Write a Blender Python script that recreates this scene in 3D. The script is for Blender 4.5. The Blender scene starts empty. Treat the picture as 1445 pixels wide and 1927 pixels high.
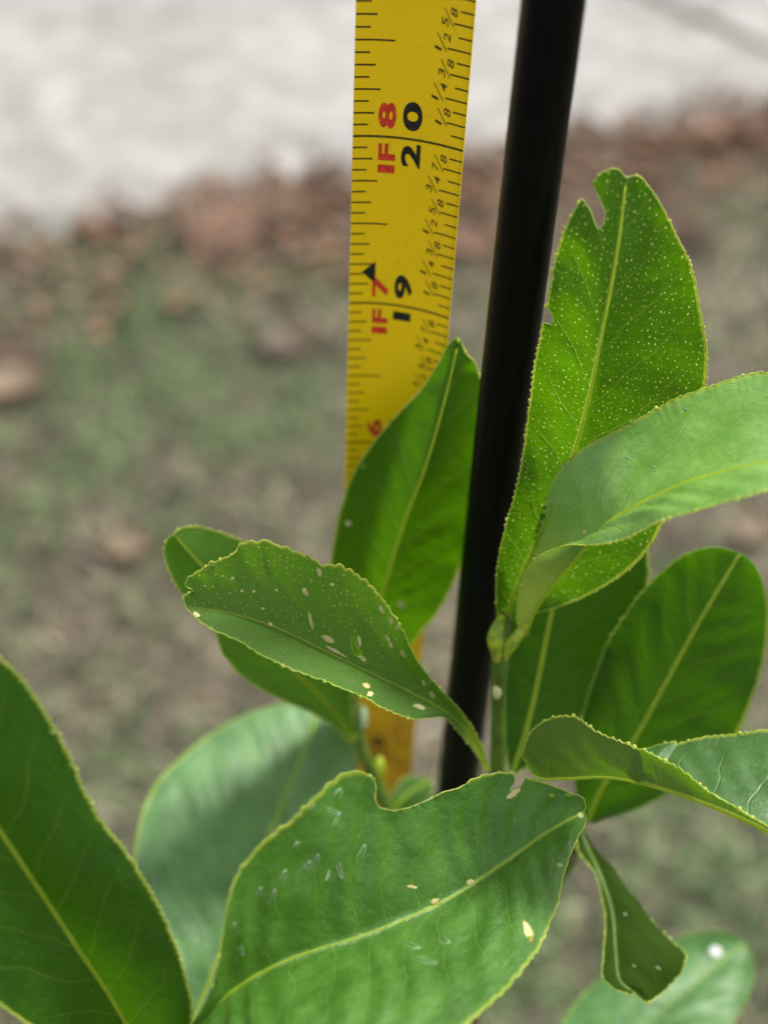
import bpy, bmesh, math, random
from mathutils import Vector, Matrix, noise
from mathutils.bvhtree import BVHTree

SC = bpy.context.scene
COL = SC.collection
rnd = random.Random(7)

# ------------------------------------------------------------------ camera
W0, H0 = 1445.0, 1927.0
THETA = math.radians(42.0); ROLL = math.radians(2.9)
FPX = 2512.0
CAM = Vector((0.0, 0.0, 0.587))
_F = Vector((0, math.cos(THETA), -math.sin(THETA)))
_R0 = Vector((1, 0, 0)); _U0 = Vector((0, math.sin(THETA), math.cos(THETA)))
_R = _R0 * math.cos(ROLL) + _U0 * math.sin(ROLL)
_U = -_R0 * math.sin(ROLL) + _U0 * math.cos(ROLL)
cd = bpy.data.cameras.new('camera'); cam = bpy.data.objects.new('camera', cd); COL.objects.link(cam)
cam.matrix_world = Matrix(((_R.x, _U.x, -_F.x, CAM.x), (_R.y, _U.y, -_F.y, CAM.y), (_R.z, _U.z, -_F.z, CAM.z), (0, 0, 0, 1)))
cd.sensor_fit = 'VERTICAL'; cd.sensor_height = 24.0; cd.lens = FPX / H0 * 24.0
cd.clip_start = 0.005; cd.clip_end = 500.0
cd.dof.use_dof = True; cd.dof.focus_distance = 0.168; cd.dof.aperture_fstop = cd.lens / 4.3
SC.camera = cam

# ------------------------------------------------------------------ sky, sun, exposure
SUN_AZ = math.radians(42.0)   # from +Y towards -X
SUN_EL = math.radians(56.0)
sun_dir = Vector((math.sin(SUN_AZ) * math.cos(SUN_EL), math.cos(SUN_AZ) * math.cos(SUN_EL), math.sin(SUN_EL)))
w = bpy.data.worlds.new('World'); SC.world = w; w.use_nodes = True
nt = w.node_tree; nt.nodes.clear()
wo = nt.nodes.new('ShaderNodeOutputWorld'); bg = nt.nodes.new('ShaderNodeBackground'); sk = nt.nodes.new('ShaderNodeTexSky')
sk.sky_type = 'NISHITA'; sk.sun_disc = False; sk.sun_elevation = SUN_EL; sk.sun_rotation = SUN_AZ
sk.dust_density = 2.0; sk.air_density = 1.0
bg.inputs['Strength'].default_value = 0.14
hs = nt.nodes.new('ShaderNodeHueSaturation'); hs.inputs['Saturation'].default_value = 0.3   # a milky, hazy sky
nt.links.new(sk.outputs[0], hs.inputs['Color']); nt.links.new(hs.outputs[0], bg.inputs[0]); nt.links.new(bg.outputs[0], wo.inputs[0])
sd = bpy.data.lights.new('sun', 'SUN'); sd.energy = 3.2; sd.angle = math.radians(8.0); sd.color = (1.0, 0.95, 0.86)
so = bpy.data.objects.new('sun', sd); COL.objects.link(so); so.location = (-1, 1, 2)
so.rotation_euler = (-sun_dir).to_track_quat('-Z', 'Y').to_euler()
SC.view_settings.view_transform = 'Standard'; SC.view_settings.look = 'None'
SC.view_settings.exposure = 1.0; SC.view_settings.gamma = 1.0
SC.render.engine = 'CYCLES'
SC.cycles.use_denoising = True
SC.cycles.max_bounces = 8; SC.cycles.transmission_bounces = 8
SC.cycles.sample_clamp_indirect = 4.0

# ------------------------------------------------------------------ helpers
def ray(px, py):
    return (_F + _R * ((px - W0 / 2) / FPX) + _U * (-(py - H0 / 2) / FPX))
def P(px, py, zmm):                      # a point seen at that place of the view, zmm millimetres deep
    return CAM + ray(px, py) * (zmm * 0.001)
def G(px, py, h=0.0):                    # where that line of sight meets the ground
    d = ray(px, py); return CAM + d * ((h - CAM.z) / d.z)
def to_px(p):
    q = p - CAM; z = q.dot(_F)
    return (W0 / 2 + FPX * q.dot(_R) / z, H0 / 2 - FPX * q.dot(_U) / z)
def tag(o, label=None, cat=None, group=None, kind=None):
    if label: o['label'] = label
    if cat: o['category'] = cat
    if group: o['group'] = group
    if kind: o['kind'] = kind
    return o
def empty(name, loc):
    o = bpy.data.objects.new(name, None); COL.objects.link(o); o.location = loc; o.empty_display_size = 0.01
    return o
def link_mesh(name, me, origin, parent=None, mats=()):
    me.transform(Matrix.Translation(-Vector(origin)))
    o = bpy.data.objects.new(name, me); COL.objects.link(o)
    for m in mats: me.materials.append(m)
    o.location = Vector(origin)
    if parent is not None:
        o.parent = parent
        pw = Vector((0, 0, 0)); q = parent
        while q is not None:
            pw += Vector(q.location); q = q.parent
        o.location = Vector(origin) - pw
    return o
def smooth(me):
    for p in me.polygons: p.use_smooth = True
def catmull(pts, n):
    """n+1 points evenly spread along a Catmull-Rom curve through pts (lists of floats)."""
    k = len(pts); dim = len(pts[0]); dense = []
    for i in range(k - 1):
        p0 = pts[max(i - 1, 0)]; p1 = pts[i]; p2 = pts[i + 1]; p3 = pts[min(i + 2, k - 1)]
        d = lambda a, b: max(1e-6, math.dist(a[:3], b[:3]) ** 0.5)
        t0 = 0; t1 = t0 + (d(p0, p1) if i > 0 else d(p1, p2)); t2 = t1 + d(p1, p2); t3 = t2 + (d(p2, p3) if i + 2 < k else d(p1, p2))
        if i == 0: p0 = [2 * a - b for a, b in zip(p1, p2)]
        if i + 2 >= k: p3 = [2 * b - a for a, b in zip(p1, p2)]
        for s in range(24):
            t = t1 + (t2 - t1) * s / 24.0; r = []
            for c in range(dim):
                a1 = (t1 - t) / (t1 - t0) * p0[c] + (t - t0) / (t1 - t0) * p1[c]
                a2 = (t2 - t) / (t2 - t1) * p1[c] + (t - t1) / (t2 - t1) * p2[c]
                a3 = (t3 - t) / (t3 - t2) * p2[c] + (t - t2) / (t3 - t2) * p3[c]
                b1 = (t2 - t) / (t2 - t0) * a1 + (t - t0) / (t2 - t0) * a2
                b2 = (t3 - t) / (t3 - t1) * a2 + (t - t1) / (t3 - t1) * a3
                r.append((t2 - t) / (t2 - t1) * b1 + (t - t1) / (t2 - t1) * b2)
            dense.append(r)
    dense.append(list(pts[-1]))
    acc = [0.0]
    for a, b in zip(dense, dense[1:]): acc.append(acc[-1] + math.dist(a[:3], b[:3]))
    out = []; j = 0
    for i in range(n + 1):
        s = acc[-1] * i / n
        while j < len(acc) - 2 and acc[j + 1] < s: j += 1
        f = 0 if acc[j + 1] == acc[j] else (s - acc[j]) / (acc[j + 1] - acc[j])
        out.append([a + (b - a) * f for a, b in zip(dense[j], dense[j + 1])])
    return out
def tube_into(bm, pts, radii, sides=10, mat=0, cap=True):
    rings = []
    n = len(pts); up = Vector((0.13, 0.2, 0.97)).normalized(); prev = None
    for i in range(n):
        t = (pts[min(i + 1, n - 1)] - pts[max(i - 1, 0)]).normalized()
        if prev is None:
            a = t.cross(up)
            if a.length < 0.05: a = t.cross(Vector((1, 0, 0)))
            a.normalize()
        else:
            a = prev - t * prev.dot(t)
            if a.length < 1e-6: a = t.orthogonal()
            a.normalize()
        prev = a; b = t.cross(a)
        rings.append([bm.verts.new(pts[i] + (a * math.cos(2 * math.pi * k / sides) + b * math.sin(2 * math.pi * k / sides)) * radii[i]) for k in range(sides)])
    for r0, r1 in zip(rings, rings[1:]):
        for k in range(sides):
            f = bm.faces.new((r0[k], r0[(k + 1) % sides], r1[(k + 1) % sides], r1[k])); f.smooth = True; f.material_index = mat
    if cap:
        for r, rev in ((rings[0], True), (rings[-1], False)):
            f = bm.faces.new(list(reversed(r)) if rev else r); f.material_index = mat
    return rings
def tube_obj(name, pts, radii, mat, parent=None, sides=12, n=40, wobble=0.0):
    data = catmull([[*p, r] for p, r in zip(pts, radii)], n)
    bm = bmesh.new()
    tube_into(bm, [Vector(d[:3]) for d in data],
              [d[3] * (1 + wobble * noise.noise(Vector(d[:3]) * 400)) for d in data], sides)
    me = bpy.data.meshes.new(name); bm.to_mesh(me); bm.free()
    return link_mesh(name, me, pts[0], parent, [mat])

# ------------------------------------------------------------------ materials
class NT:
    def __init__(s, name):
        s.m = bpy.data.materials.new(name); s.m.use_nodes = True; s.t = s.m.node_tree; s.t.nodes.clear()
        s.out = s.t.nodes.new('ShaderNodeOutputMaterial')
    def n(s, kind, **kw):
        nd = s.t.nodes.new(kind)
        for k, v in kw.items(): setattr(nd, k, v)
        return nd
    def l(s, a, b): s.t.links.new(a, b)
    def put(s, sock, v):
        if hasattr(v, 'links') or hasattr(v, 'is_output'): s.l(v, sock)
        else: sock.default_value = v
    def math(s, op, a, b=0.0, c=0.0, clamp=False):
        nd = s.n('ShaderNodeMath', operation=op); nd.use_clamp = clamp
        s.put(nd.inputs[0], a); s.put(nd.inputs[1], b); s.put(nd.inputs[2], c); return nd.outputs[0]
    def mix(s, f, a, b):
        nd = s.n('ShaderNodeMix', data_type='RGBA'); s.put(nd.inputs['Factor'], f)
        s.put(nd.inputs[6], a if not isinstance(a, tuple) else (*a[:3], 1)); s.put(nd.inputs[7], b if not isinstance(b, tuple) else (*b[:3], 1)); return nd.outputs[2]
    def step(s, x, lo, hi, a=0.0, b=1.0):
        nd = s.n('ShaderNodeMapRange', interpolation_type='SMOOTHSTEP'); s.put(nd.inputs[0], x)
        nd.inputs[1].default_value = lo; nd.inputs[2].default_value = hi; nd.inputs[3].default_value = a; nd.inputs[4].default_value = b; return nd.outputs[0]
    def noise(s, vec, scale, detail=3.0, rough=0.55):
        nd = s.n('ShaderNodeTexNoise'); s.put(nd.inputs['Vector'], vec); nd.inputs['Scale'].default_value = scale
        nd.inputs['Detail'].default_value = detail; nd.inputs['Roughness'].default_value = rough; return nd.outputs['Fac']
    def pos(s): return s.n('ShaderNodeTexCoord').outputs['Object']
    def geo(s): return s.n('ShaderNodeNewGeometry')
    def bsdf(s, col, rough, spec=0.5, normal=None):
        b = s.n('ShaderNodeBsdfPrincipled'); s.put(b.inputs['Base Color'], col if not isinstance(col, tuple) else (*col[:3], 1))
        s.put(b.inputs['Roughness'], rough); b.inputs['Specular IOR Level'].default_value = spec
        if normal is not None: s.l(normal, b.inputs['Normal'])
        return b
    def bump(s, h, strength, dist):
        b = s.n('ShaderNodeBump'); s.l(h, b.inputs['Height']); b.inputs['Strength'].default_value = strength; b.inputs['Distance'].default_value = dist; return b.outputs[0]
    def done(s, shader): s.l(shader, s.out.inputs['Surface']); return s.m

def leaf_mat(name, dark, light, trans, tf, dots=0.0, dot_scale=1.1, vein=0.3, vein_gap=6.0, vein_slope=1.0, rough=0.4, spec=0.5,
             back=(0.075, 0.15, 0.03), fleck=0.0, young=0.0):
    s = NT(name)
    uv = s.n('ShaderNodeUVMap', uv_map='mm').outputs[0]; tv = s.n('ShaderNodeUVMap', uv_map='tv').outputs[0]
    sx = s.n('ShaderNodeSeparateXYZ'); s.l(uv, sx.inputs[0]); u, v = sx.outputs[0], sx.outputs[1]
    st = s.n('ShaderNodeSeparateXYZ'); s.l(tv, st.inputs[0]); vv = s.math('ABSOLUTE', st.outputs[1])
    av = s.math('ABSOLUTE', v)
    wob = s.math('MULTIPLY_ADD', s.noise(uv, 0.09, 2.0), 5.0, 0.0)
    side = s.math('MULTIPLY', s.math('SIGN', v), vein_gap * 0.22)
    ph = s.math('DIVIDE', s.math('ADD', s.math('ADD', s.math('SUBTRACT', u, s.math('MULTIPLY', av, vein_slope)), wob), side), vein_gap)
    fr = s.math('ABSOLUTE', s.math('SUBTRACT', s.math('FRACT', ph), 0.5))          # 0 on a side vein
    vl = s.math('MULTIPLY', s.step(fr, 0.0, 0.045, 1.0, 0.0), s.step(vv, 0.55, 0.95, 1.0, 0.0))
    n1 = s.noise(uv, 0.16, 4.0); n2 = s.noise(uv, 1.3, 3.0)
    mott = s.math('MULTIPLY_ADD', n2, 0.35, s.math('MULTIPLY', n1, 0.75))
    col = s.mix(s.step(mott, 0.36, 0.78), dark, light)
    # fine net of small veins
    vo = s.n('ShaderNodeTexVoronoi', voronoi_dimensions='2D', feature='DISTANCE_TO_EDGE'); s.l(uv, vo.inputs['Vector']); vo.inputs['Scale'].default_value = 0.75
    net = s.step(vo.outputs['Distance'], 0.0, 0.07, 1.0, 0.0)
    col = s.mix(s.math('MULTIPLY', net, 0.05), col, (0.16, 0.30, 0.04))
    col = s.mix(s.math('MULTIPLY', vl, vein), col, (0.24, 0.38, 0.05))
    mid = s.step(av, 0.1, 0.42, 1.0, 0.0)
    col = s.mix(s.math('MULTIPLY', mid, 0.55), col, (0.22, 0.36, 0.03))
    rim = s.step(vv, 0.962, 0.992)
    col = s.mix(s.math('MULTIPLY', rim, 0.65), col, (0.28, 0.38, 0.03))
    tcol = s.mix(s.math('MULTIPLY', n1, 0.9), trans, tuple(c * 0.62 for c in trans))
    tcol = s.mix(s.math('MULTIPLY', rim, 0.8), tcol, (0.85, 0.92, 0.10))
    tcol = s.mix(s.math('MULTIPLY', vl, 0.35 * min(1, vein * 2)), tcol, (0.62, 0.72, 0.12))
    tcol = s.mix(s.math('MULTIPLY', mid, 0.8), tcol, (0.85, 0.92, 0.15))
    hgt = s.math('MULTIPLY_ADD', n2, 0.25, s.math('MULTIPLY', net, -0.12))
    hgt = s.math('ADD', hgt, s.math('MULTIPLY', vl, -0.8))
    if dots > 0:
        vd = s.n('ShaderNodeTexVoronoi', voronoi_dimensions='2D', feature='F1'); s.l(uv, vd.inputs['Vector']); vd.inputs['Scale'].default_value = dot_scale
        vd.inputs['Randomness'].default_value = 0.85
        cs = s.n('ShaderNodeSeparateColor'); s.l(vd.outputs['Color'], cs.inputs[0])
        rr = s.math('MULTIPLY_ADD', s.math('POWER', cs.outputs[0], 2.0), 0.13, 0.06)
        q = s.math('DIVIDE', vd.outputs['Distance'], rr)
        dt = s.math('MULTIPLY', s.step(q, 0.55, 1.15, 1.0, 0.0), s.math('MULTIPLY_ADD', cs.outputs[1], 0.6, 0.45))
        dt = s.math('MULTIPLY', dt, dots, clamp=True)
        col = s.mix(dt, col, (0.46, 0.58, 0.13)); tcol = s.mix(dt, tcol, (0.85, 0.92, 0.25))
        hgt = s.math('MULTIPLY_ADD', dt, 1.3, hgt)
    if fleck > 0:
        mp = s.n('ShaderNodeMapping'); s.l(uv, mp.inputs[0]); mp.inputs['Scale'].default_value = (0.55, 0.22, 1.0)
        f1 = s.step(s.noise(mp.outputs[0], 2.6, 2.0), 0.70, 0.76)
        col = s.mix(s.math('MULTIPLY', f1, fleck), col, (0.42, 0.52, 0.32))
    if young > 0:                           # the pale yellow-green of the young leaf foot
        yf = s.step(st.outputs[0], young * 0.25, young, 0.9, 0.0)
        col = s.mix(yf, col, (0.34, 0.44, 0.05)); tcol = s.mix(yf, tcol, (0.75, 0.85, 0.10)); back = s.mix(yf, back, (0.34, 0.44, 0.05))
    g = s.geo()
    col2 = s.mix(s.math('MULTIPLY', g.outputs['Backfacing'], 0.8), col, back)
    hgt = s.math('MULTIPLY_ADD', s.noise(uv, 0.55, 2.0), 1.1, hgt)
    nrm = s.bump(hgt, 0.5, 0.00024)
    rg = s.math('MULTIPLY_ADD', n2, 0.22, rough - 0.08)
    rg = s.math('MULTIPLY_ADD', g.outputs['Backfacing'], 0.18, rg)
    b = s.bsdf(col2, rg, spec, nrm)
    t = s.n('ShaderNodeBsdfTranslucent'); s.l(tcol, t.inputs[0]); s.l(nrm, t.inputs['Normal'])
    mx = s.n('ShaderNodeMixShader'); mx.inputs[0].default_value = tf; s.l(b.outputs[0], mx.inputs[1]); s.l(t.outputs[0], mx.inputs[2])
    return s.done(mx.outputs[0])
def soft_mat(name, col, trans, tf=0.4, rough=0.4, var=0.3, scale=900.0, col2=None):
    s = NT(name); p = s.pos()
    n = s.noise(p, scale, 3.0)
    c = s.mix(s.step(n, 0.35, 0.65), col, col2 or tuple(x * (1 - var) for x in col))
    b = s.bsdf(c, rough, 0.5, s.bump(n, 0.3, 0.0002))
    t = s.n('ShaderNodeBsdfTranslucent'); t.inputs[0].default_value = (*trans, 1)
    mx = s.n('ShaderNodeMixShader'); mx.inputs[0].default_value = tf; s.l(b.outputs[0], mx.inputs[1]); s.l(t.outputs[0], mx.inputs[2])
    return s.done(mx.outputs[0])

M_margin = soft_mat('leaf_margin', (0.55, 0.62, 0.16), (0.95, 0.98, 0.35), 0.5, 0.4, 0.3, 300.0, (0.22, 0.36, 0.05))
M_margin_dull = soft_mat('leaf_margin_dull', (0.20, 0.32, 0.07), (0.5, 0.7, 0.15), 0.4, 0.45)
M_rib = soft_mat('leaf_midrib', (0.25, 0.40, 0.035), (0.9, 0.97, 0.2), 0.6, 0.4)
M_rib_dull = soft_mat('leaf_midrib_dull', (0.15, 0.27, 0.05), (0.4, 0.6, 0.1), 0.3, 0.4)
M_scar = soft_mat('leaf_scar', (0.66, 0.52, 0.20), (0.95, 0.85, 0.4), 0.35, 0.6, 0.5, 2500.0, (0.75, 0.68, 0.42))
M_gloss = soft_mat('leaf_scratch', (0.30, 0.42, 0.24), (0.6, 0.7, 0.4), 0.15, 0.15, 0.3, 1500.0)
M_brown = soft_mat('leaf_necrosis', (0.50, 0.30, 0.05), (0.8, 0.5, 0.1), 0.35, 0.6, 0.5, 1200.0)
M_white = soft_mat('white_dropping', (0.62, 0.64, 0.60), (0.7, 0.7, 0.7), 0.1, 0.6, 0.25, 800.0)

def stem_mat():
    s = NT('green_bark'); p = s.pos(); mp = s.n('ShaderNodeMapping'); s.l(p, mp.inputs[0]); mp.inputs['Scale'].default_value = (1, 1, 0.15)
    n = s.noise(mp.outputs[0], 1600.0, 3.0); n2 = s.noise(p, 160.0, 3.0)
    c = s.mix(s.step(n, 0.35, 0.7), (0.05, 0.105, 0.004), (0.09, 0.16, 0.008)); c = s.mix(s.step(n2, 0.5, 0.8), c, (0.16, 0.23, 0.012))
    b = s.bsdf(c, 0.45, 0.5, s.bump(n, 0.4, 0.0002)); b.inputs['Subsurface Weight'].default_value = 0.15; b.inputs['Subsurface Radius'].default_value = (0.001, 0.002, 0.0005)
    return s.done(b.outputs[0])
M_stem = stem_mat()
M_node = soft_mat('yellow_green_node', (0.50, 0.56, 0.03), (0.8, 0.85, 0.1), 0.3, 0.4, 0.35, 700.0, (0.18, 0.30, 0.02))
M_scarpale = soft_mat('pale_scar', (0.72, 0.70, 0.34), (0.8, 0.8, 0.4), 0.15, 0.5, 0.15, 900.0)
def bark_mat():
    s = NT('brown_bark'); p = s.pos(); n = s.noise(p, 350.0, 5.0)
    c = s.mix(s.step(n, 0.35, 0.7), (0.06, 0.055, 0.03), (0.16, 0.15, 0.09))
    return s.done(s.bsdf(c, 0.75, 0.3, s.bump(n, 0.6, 0.0005)).outputs[0])
M_bark = bark_mat()

# ------------------------------------------------------------------ ground, lawn and pavement
def ground_mat():
    s = NT('lawn_soil'); p = s.pos()
    n1 = s.noise(p, 9.0, 5.0); n2 = s.noise(p, 60.0, 5.0, 0.65); n3 = s.noise(p, 300.0, 4.0)
    c = s.mix(s.step(n1, 0.38, 0.62), (0.08, 0.064, 0.048), (0.072, 0.078, 0.044))
    c = s.mix(s.step(n2, 0.42, 0.68), c, (0.16, 0.136, 0.10)); c = s.mix(s.step(n3, 0.5, 0.75), c, (0.06, 0.05, 0.04))
    return s.done(s.bsdf(c, 0.95, 0.1, s.bump(n2, 0.8, 0.01)).outputs[0])
def pave_mat():
    s = NT('concrete_paving'); p = s.pos()
    n1 = s.noise(p, 5.0, 4.0, 0.6); n2 = s.noise(p, 22.0, 5.0, 0.7); n3 = s.noise(p, 500.0, 3.0)
    c = s.mix(s.step(n1, 0.35, 0.65), (0.175, 0.17, 0.16), (0.235, 0.229, 0.218))
    c = s.mix(s.step(n2, 0.42, 0.70), c, (0.325, 0.319, 0.306)); c = s.mix(s.math('MULTIPLY', s.step(n3, 0.55, 0.75), 0.4), c, (0.22, 0.21, 0.20))
    return s.done(s.bsdf(c, 0.85, 0.25, s.bump(n3, 0.5, 0.002)).outputs[0])
gm = bmesh.new(); bmesh.ops.create_grid(gm, x_segments=2, y_segments=2, size=150.0)
me = bpy.data.meshes.new('ground'); gm.to_mesh(me); gm.free()
gr = link_mesh('ground', me, (0, 0, 0), None, [ground_mat()]); tag(gr, 'brown soil and thatch under the dry lawn', 'ground', kind='structure')

E0 = G(0, 472); E1 = G(1445, 226)
e_dir = (E1 - E0).normalized(); e_nrm = Vector((-e_dir.y, e_dir.x, 0))
J0 = G(1222, 0); J1 = G(1445, 100); j_dir = (J1 - J0).normalized(); j_nrm = Vector((-j_dir.y, j_dir.x, 0))
M_pave = pave_mat()
def slab(name, label, side):
    bm = bmesh.new(); c0 = E0 - e_dir * 6; c1 = E1 + e_dir * 6
    z0, z1 = -0.06, 0.004
    ring = [c0, c1, c1 + e_nrm * 4, c0 + e_nrm * 4]
    lo = [bm.verts.new((p.x, p.y, z0)) for p in ring]; hi = [bm.verts.new((p.x, p.y, z1)) for p in ring]
    bm.faces.new(hi); bm.faces.new(list(reversed(lo)))
    for k in range(4): bm.faces.new((lo[k], lo[(k + 1) % 4], hi[(k + 1) % 4], hi[k]))
    geom = bm.verts[:] + bm.edges[:] + bm.faces[:]
    r = bmesh.ops.bisect_plane(bm, geom=geom, plane_co=J0 + j_nrm * (0.006 * side), plane_no=j_nrm * (-side), clear_outer=True)
    ed = [g for g in r['geom_cut'] if isinstance(g, bmesh.types.BMEdge)]
    bmesh.ops.edgeloop_fill(bm, edges=ed); bmesh.ops.recalc_face_normals(bm, faces=bm.faces[:])
    bmesh.ops.bevel(bm, geom=[e for e in bm.edges if e.calc_length() > 0.2], offset=0.004, segments=2, affect='EDGES')
    me = bpy.data.meshes.new(name); bm.to_mesh(me); bm.free()
    o = link_mesh(name, me, (0, 0, 0), None, [M_pave]); return tag(o, label, 'pavement', kind='structure')
slab('pavement', 'pale mottled concrete pavement beside the lawn', 1)
slab('pavement', 'pale concrete slab beyond the joint, top right', -1)

def attr_mat(name, rough, tf=0.25):
    s = NT(name); a = s.n('ShaderNodeAttribute'); a.attribute_name = 'tint'; a.attribute_type = 'GEOMETRY'
    b = s.bsdf(a.outputs['Color'], rough, 0.25)
    t = s.n('ShaderNodeBsdfTranslucent'); s.l(a.outputs['Color'], t.inputs[0])
    mx = s.n('ShaderNodeMixShader'); mx.inputs[0].default_value = tf; s.l(b.outputs[0], mx.inputs[1]); s.l(t.outputs[0], mx.inputs[2])
    return s.done(mx.outputs[0])
M_grass = attr_mat('grass_blades', 0.6)
def lawn_mix(x, y):
    g = noise.noise(Vector((x * 7, y * 7, 3.1))) * 0.6 + noise.noise(Vector((x * 19, y * 19, 8.0))) * 0.5
    q = to_px(Vector((x, y, 0.0)))
    for (px, py, r, a) in ((330, 720, 230, 0.55), (250, 1330, 180, 0.1), (560, 560, 120, 0.35), (1400, 430, 110, 0.5), (100, 950, 150, 0.3),
                           (600, 700, 110, 0.3), (1250, 1650, 160, 0.2), (40, 560, 120, 0.2), (0, 700, 90, -0.7), (450, 430, 130, -0.8), (900, 480, 150, -0.5),
                           (1200, 330, 200, -0.7), (220, 1010, 120, -0.5), (560, 630, 60, -0.6), (1420, 970, 120, -0.5), (1300, 560, 150, -0.3)):
        d = ((q[0] - px) ** 2 + (q[1] - py) ** 2) / (r * r)
        if d < 4: g += a * math.exp(-d)
    return g
verts, faces, tints = [], [], []
def blade(x, y, h, L, wd, az, lean, col):
    d = Vector((math.cos(az), math.sin(az), 0)); sdv = Vector((-d.y, d.x, 0)) * wd * 0.5
    b = Vector((x, y, h)); m = b + d * (L * 0.5 * lean) + Vector((0, 0, L * 0.5 * (1 - lean * 0.75))); t = b + d * L * lean * 1.05 + Vector((0, 0, L * (1 - lean) * 0.8))
    i = len(verts)
    verts.extend([b - sdv, b + sdv, m + sdv * 0.8, m - sdv * 0.8, t]); faces.extend([(i, i + 1, i + 2, i + 3), (i + 3, i + 2, i + 4)])
    tints.extend([col] * 5)
GREENS = ((0.075, 0.125, 0.045), (0.10, 0.145, 0.06), (0.055, 0.095, 0.035), (0.13, 0.17, 0.08))
DRY = ((0.215, 0.19, 0.13), (0.16, 0.14, 0.095), (0.12, 0.10, 0.07), (0.28, 0.255, 0.185), (0.15, 0.115, 0.08), (0.09, 0.075, 0.055))
N_BL = 0
while N_BL < 90000:
    x = rnd.uniform(-1.2, 1.6); y = rnd.uniform(-0.15, 1.9)
    if abs(x) > 0.7 and rnd.random() < 0.35: continue
    if (Vector((x, y, 0)) - E0).dot(e_nrm) > rnd.gauss(0.002, 0.03): continue
    N_BL += 1
    g = lawn_mix(x, y) + rnd.gauss(0, 0.22)
    base = rnd.choice(GREENS) if g > 0.12 else rnd.choice(DRY)
    k = rnd.uniform(0.5, 1.5) * (1.0 + 0.9 * noise.noise(Vector((x * 30, y * 30, 1.0))) + 0.5 * noise.noise(Vector((x * 75, y * 75, 5.0))))
    blade(x, y, rnd.uniform(0, 0.004), rnd.uniform(0.012, 0.034), rnd.uniform(0.0012, 0.0028), rnd.uniform(0, 6.283), rnd.uniform(0.35, 0.98), tuple(c * k * 1.22 for c in base) + (1,))
me = bpy.data.meshes.new('grass'); me.from_pydata(verts, [], faces)
ca = me.color_attributes.new('tint', 'FLOAT_COLOR', 'POINT')
ca.data.foreach_set('color', [c for t in tints for c in t])
o = link_mesh('grass', me, (0, 0, 0), None, [M_grass]); tag(o, 'short half dry lawn of tan and green blades', 'grass', kind='stuff')

# dead leaves on the lawn: some single ones, and the litter along the paving edge
def dead_leaf_geo(L, wd, curl, seed, nu=10, nv=4):
    r = random.Random(seed); vs, fs = [], []
    for i in range(nu + 1):
        t = i / nu; hw = wd * 0.5 * math.sin(math.pi * min(1, t * 0.97 + 0.02)) ** 0.75 * (1 + r.uniform(-0.12, 0.12))
        for j in range(-nv, nv + 1):
            v = j / nv
            vs.append(Vector(((t - 0.5) * L, v * hw, curl * (v * v) * wd * 0.6 + 0.22 * L * curl * (2 * t - 1) ** 2 + r.uniform(-1, 1) * 0.02 * L)))
    k = 2 * nv + 1
    for i in range(nu):
        for j in range(k - 1): fs.append((i * k + j, i * k + j + 1, (i + 1) * k + j + 1, (i + 1) * k + j))
    return vs, fs
def dead_mat(name, a, b):
    s = NT(name); p = s.pos(); n = s.noise(p, 90.0, 4.0)
    c = s.mix(s.step(n, 0.35, 0.65), a, b); bs = s.bsdf(c, 0.6, 0.35, s.bump(n, 0.4, 0.001))
    t = s.n('ShaderNodeBsdfTranslucent'); s.l(c, t.inputs[0])
    mx = s.n('ShaderNodeMixShader'); mx.inputs[0].default_value = 0.25; s.l(bs.outputs[0], mx.inputs[1]); s.l(t.outputs[0], mx.inputs[2])
    return s.done(mx.outputs[0])
D_RED = dead_mat('russet_dead_leaf', (0.27, 0.15, 0.095), (0.19, 0.11, 0.08)); D_PINK = dead_mat('pinkish_dead_leaf', (0.23, 0.165, 0.11), (0.19, 0.135, 0.09))
D_DARK = dead_mat('dark_dead_leaf', (0.12, 0.085, 0.065), (0.15, 0.10, 0.075))
def dead_leaf(px, py, L, wd, rz, curl, mat, label, seed, tilt=0.0):
    p = G(px, py, 0.02); vs, fs = dead_leaf_geo(L, wd, curl, seed)
    rot = Matrix.Rotation(rz, 4, 'Z') @ Matrix.Rotation(tilt, 4, 'Y')
    me = bpy.data.meshes.new('fallen_leaf'); me.from_pydata([p + rot @ v for v in vs], [], fs); smooth(me)
    lo = min(v.co.z for v in me.vertices)
    for v in me.vertices: v.co.z += 0.006 - lo
    o = link_mesh('fallen_leaf', me, (p.x, p.y, 0.006), None, [mat])
    return tag(o, label, 'dead leaf', 'dead leaves on the lawn')
dead_leaf(425, 420, 0.085, 0.05, 1.2, 0.15, D_RED, 'big russet dead leaf lying at the pavement edge left of the tape', 1, -0.15)
dead_leaf(545, 385, 0.07, 0.04, 0.2, 0.4, D_PINK, 'dull pinkish dead leaf at the pavement edge just left of the tape', 2)
dead_leaf(25, 700, 0.055, 0.035, 0.9, 0.4, D_PINK, 'pinkish dead leaf in the lawn at the far left of the photo', 3)
dead_leaf(1395, 240, 0.10, 0.05, 0.3, 0.4, D_RED, 'russet dead leaf at the pavement edge on the far right', 4)
dead_leaf(545, 620, 0.05, 0.03, 0.6, 0.3, D_DARK, 'dark brown dead leaf in the lawn left of the tape', 5)
dead_leaf(235, 1000, 0.04, 0.022, 0.1, 0.3, D_PINK, 'thin pink brown dead leaf lying left of the citrus leaves', 6)
dead_leaf(1425, 970, 0.035, 0.025, 1.1, 0.3, D_PINK, 'small pink brown dead leaf at the right edge under the pale leaf', 7)
dead_leaf(890, 440, 0.06, 0.035, 1.9, 0.4, D_RED, 'russet dead leaf seen between the tape and the black stake', 8)
dead_leaf(1290, 420, 0.06, 0.03, 2.4, 0.3, D_DARK, 'dark brown dead leaf behind the dotted upright leaf', 9)
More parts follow.
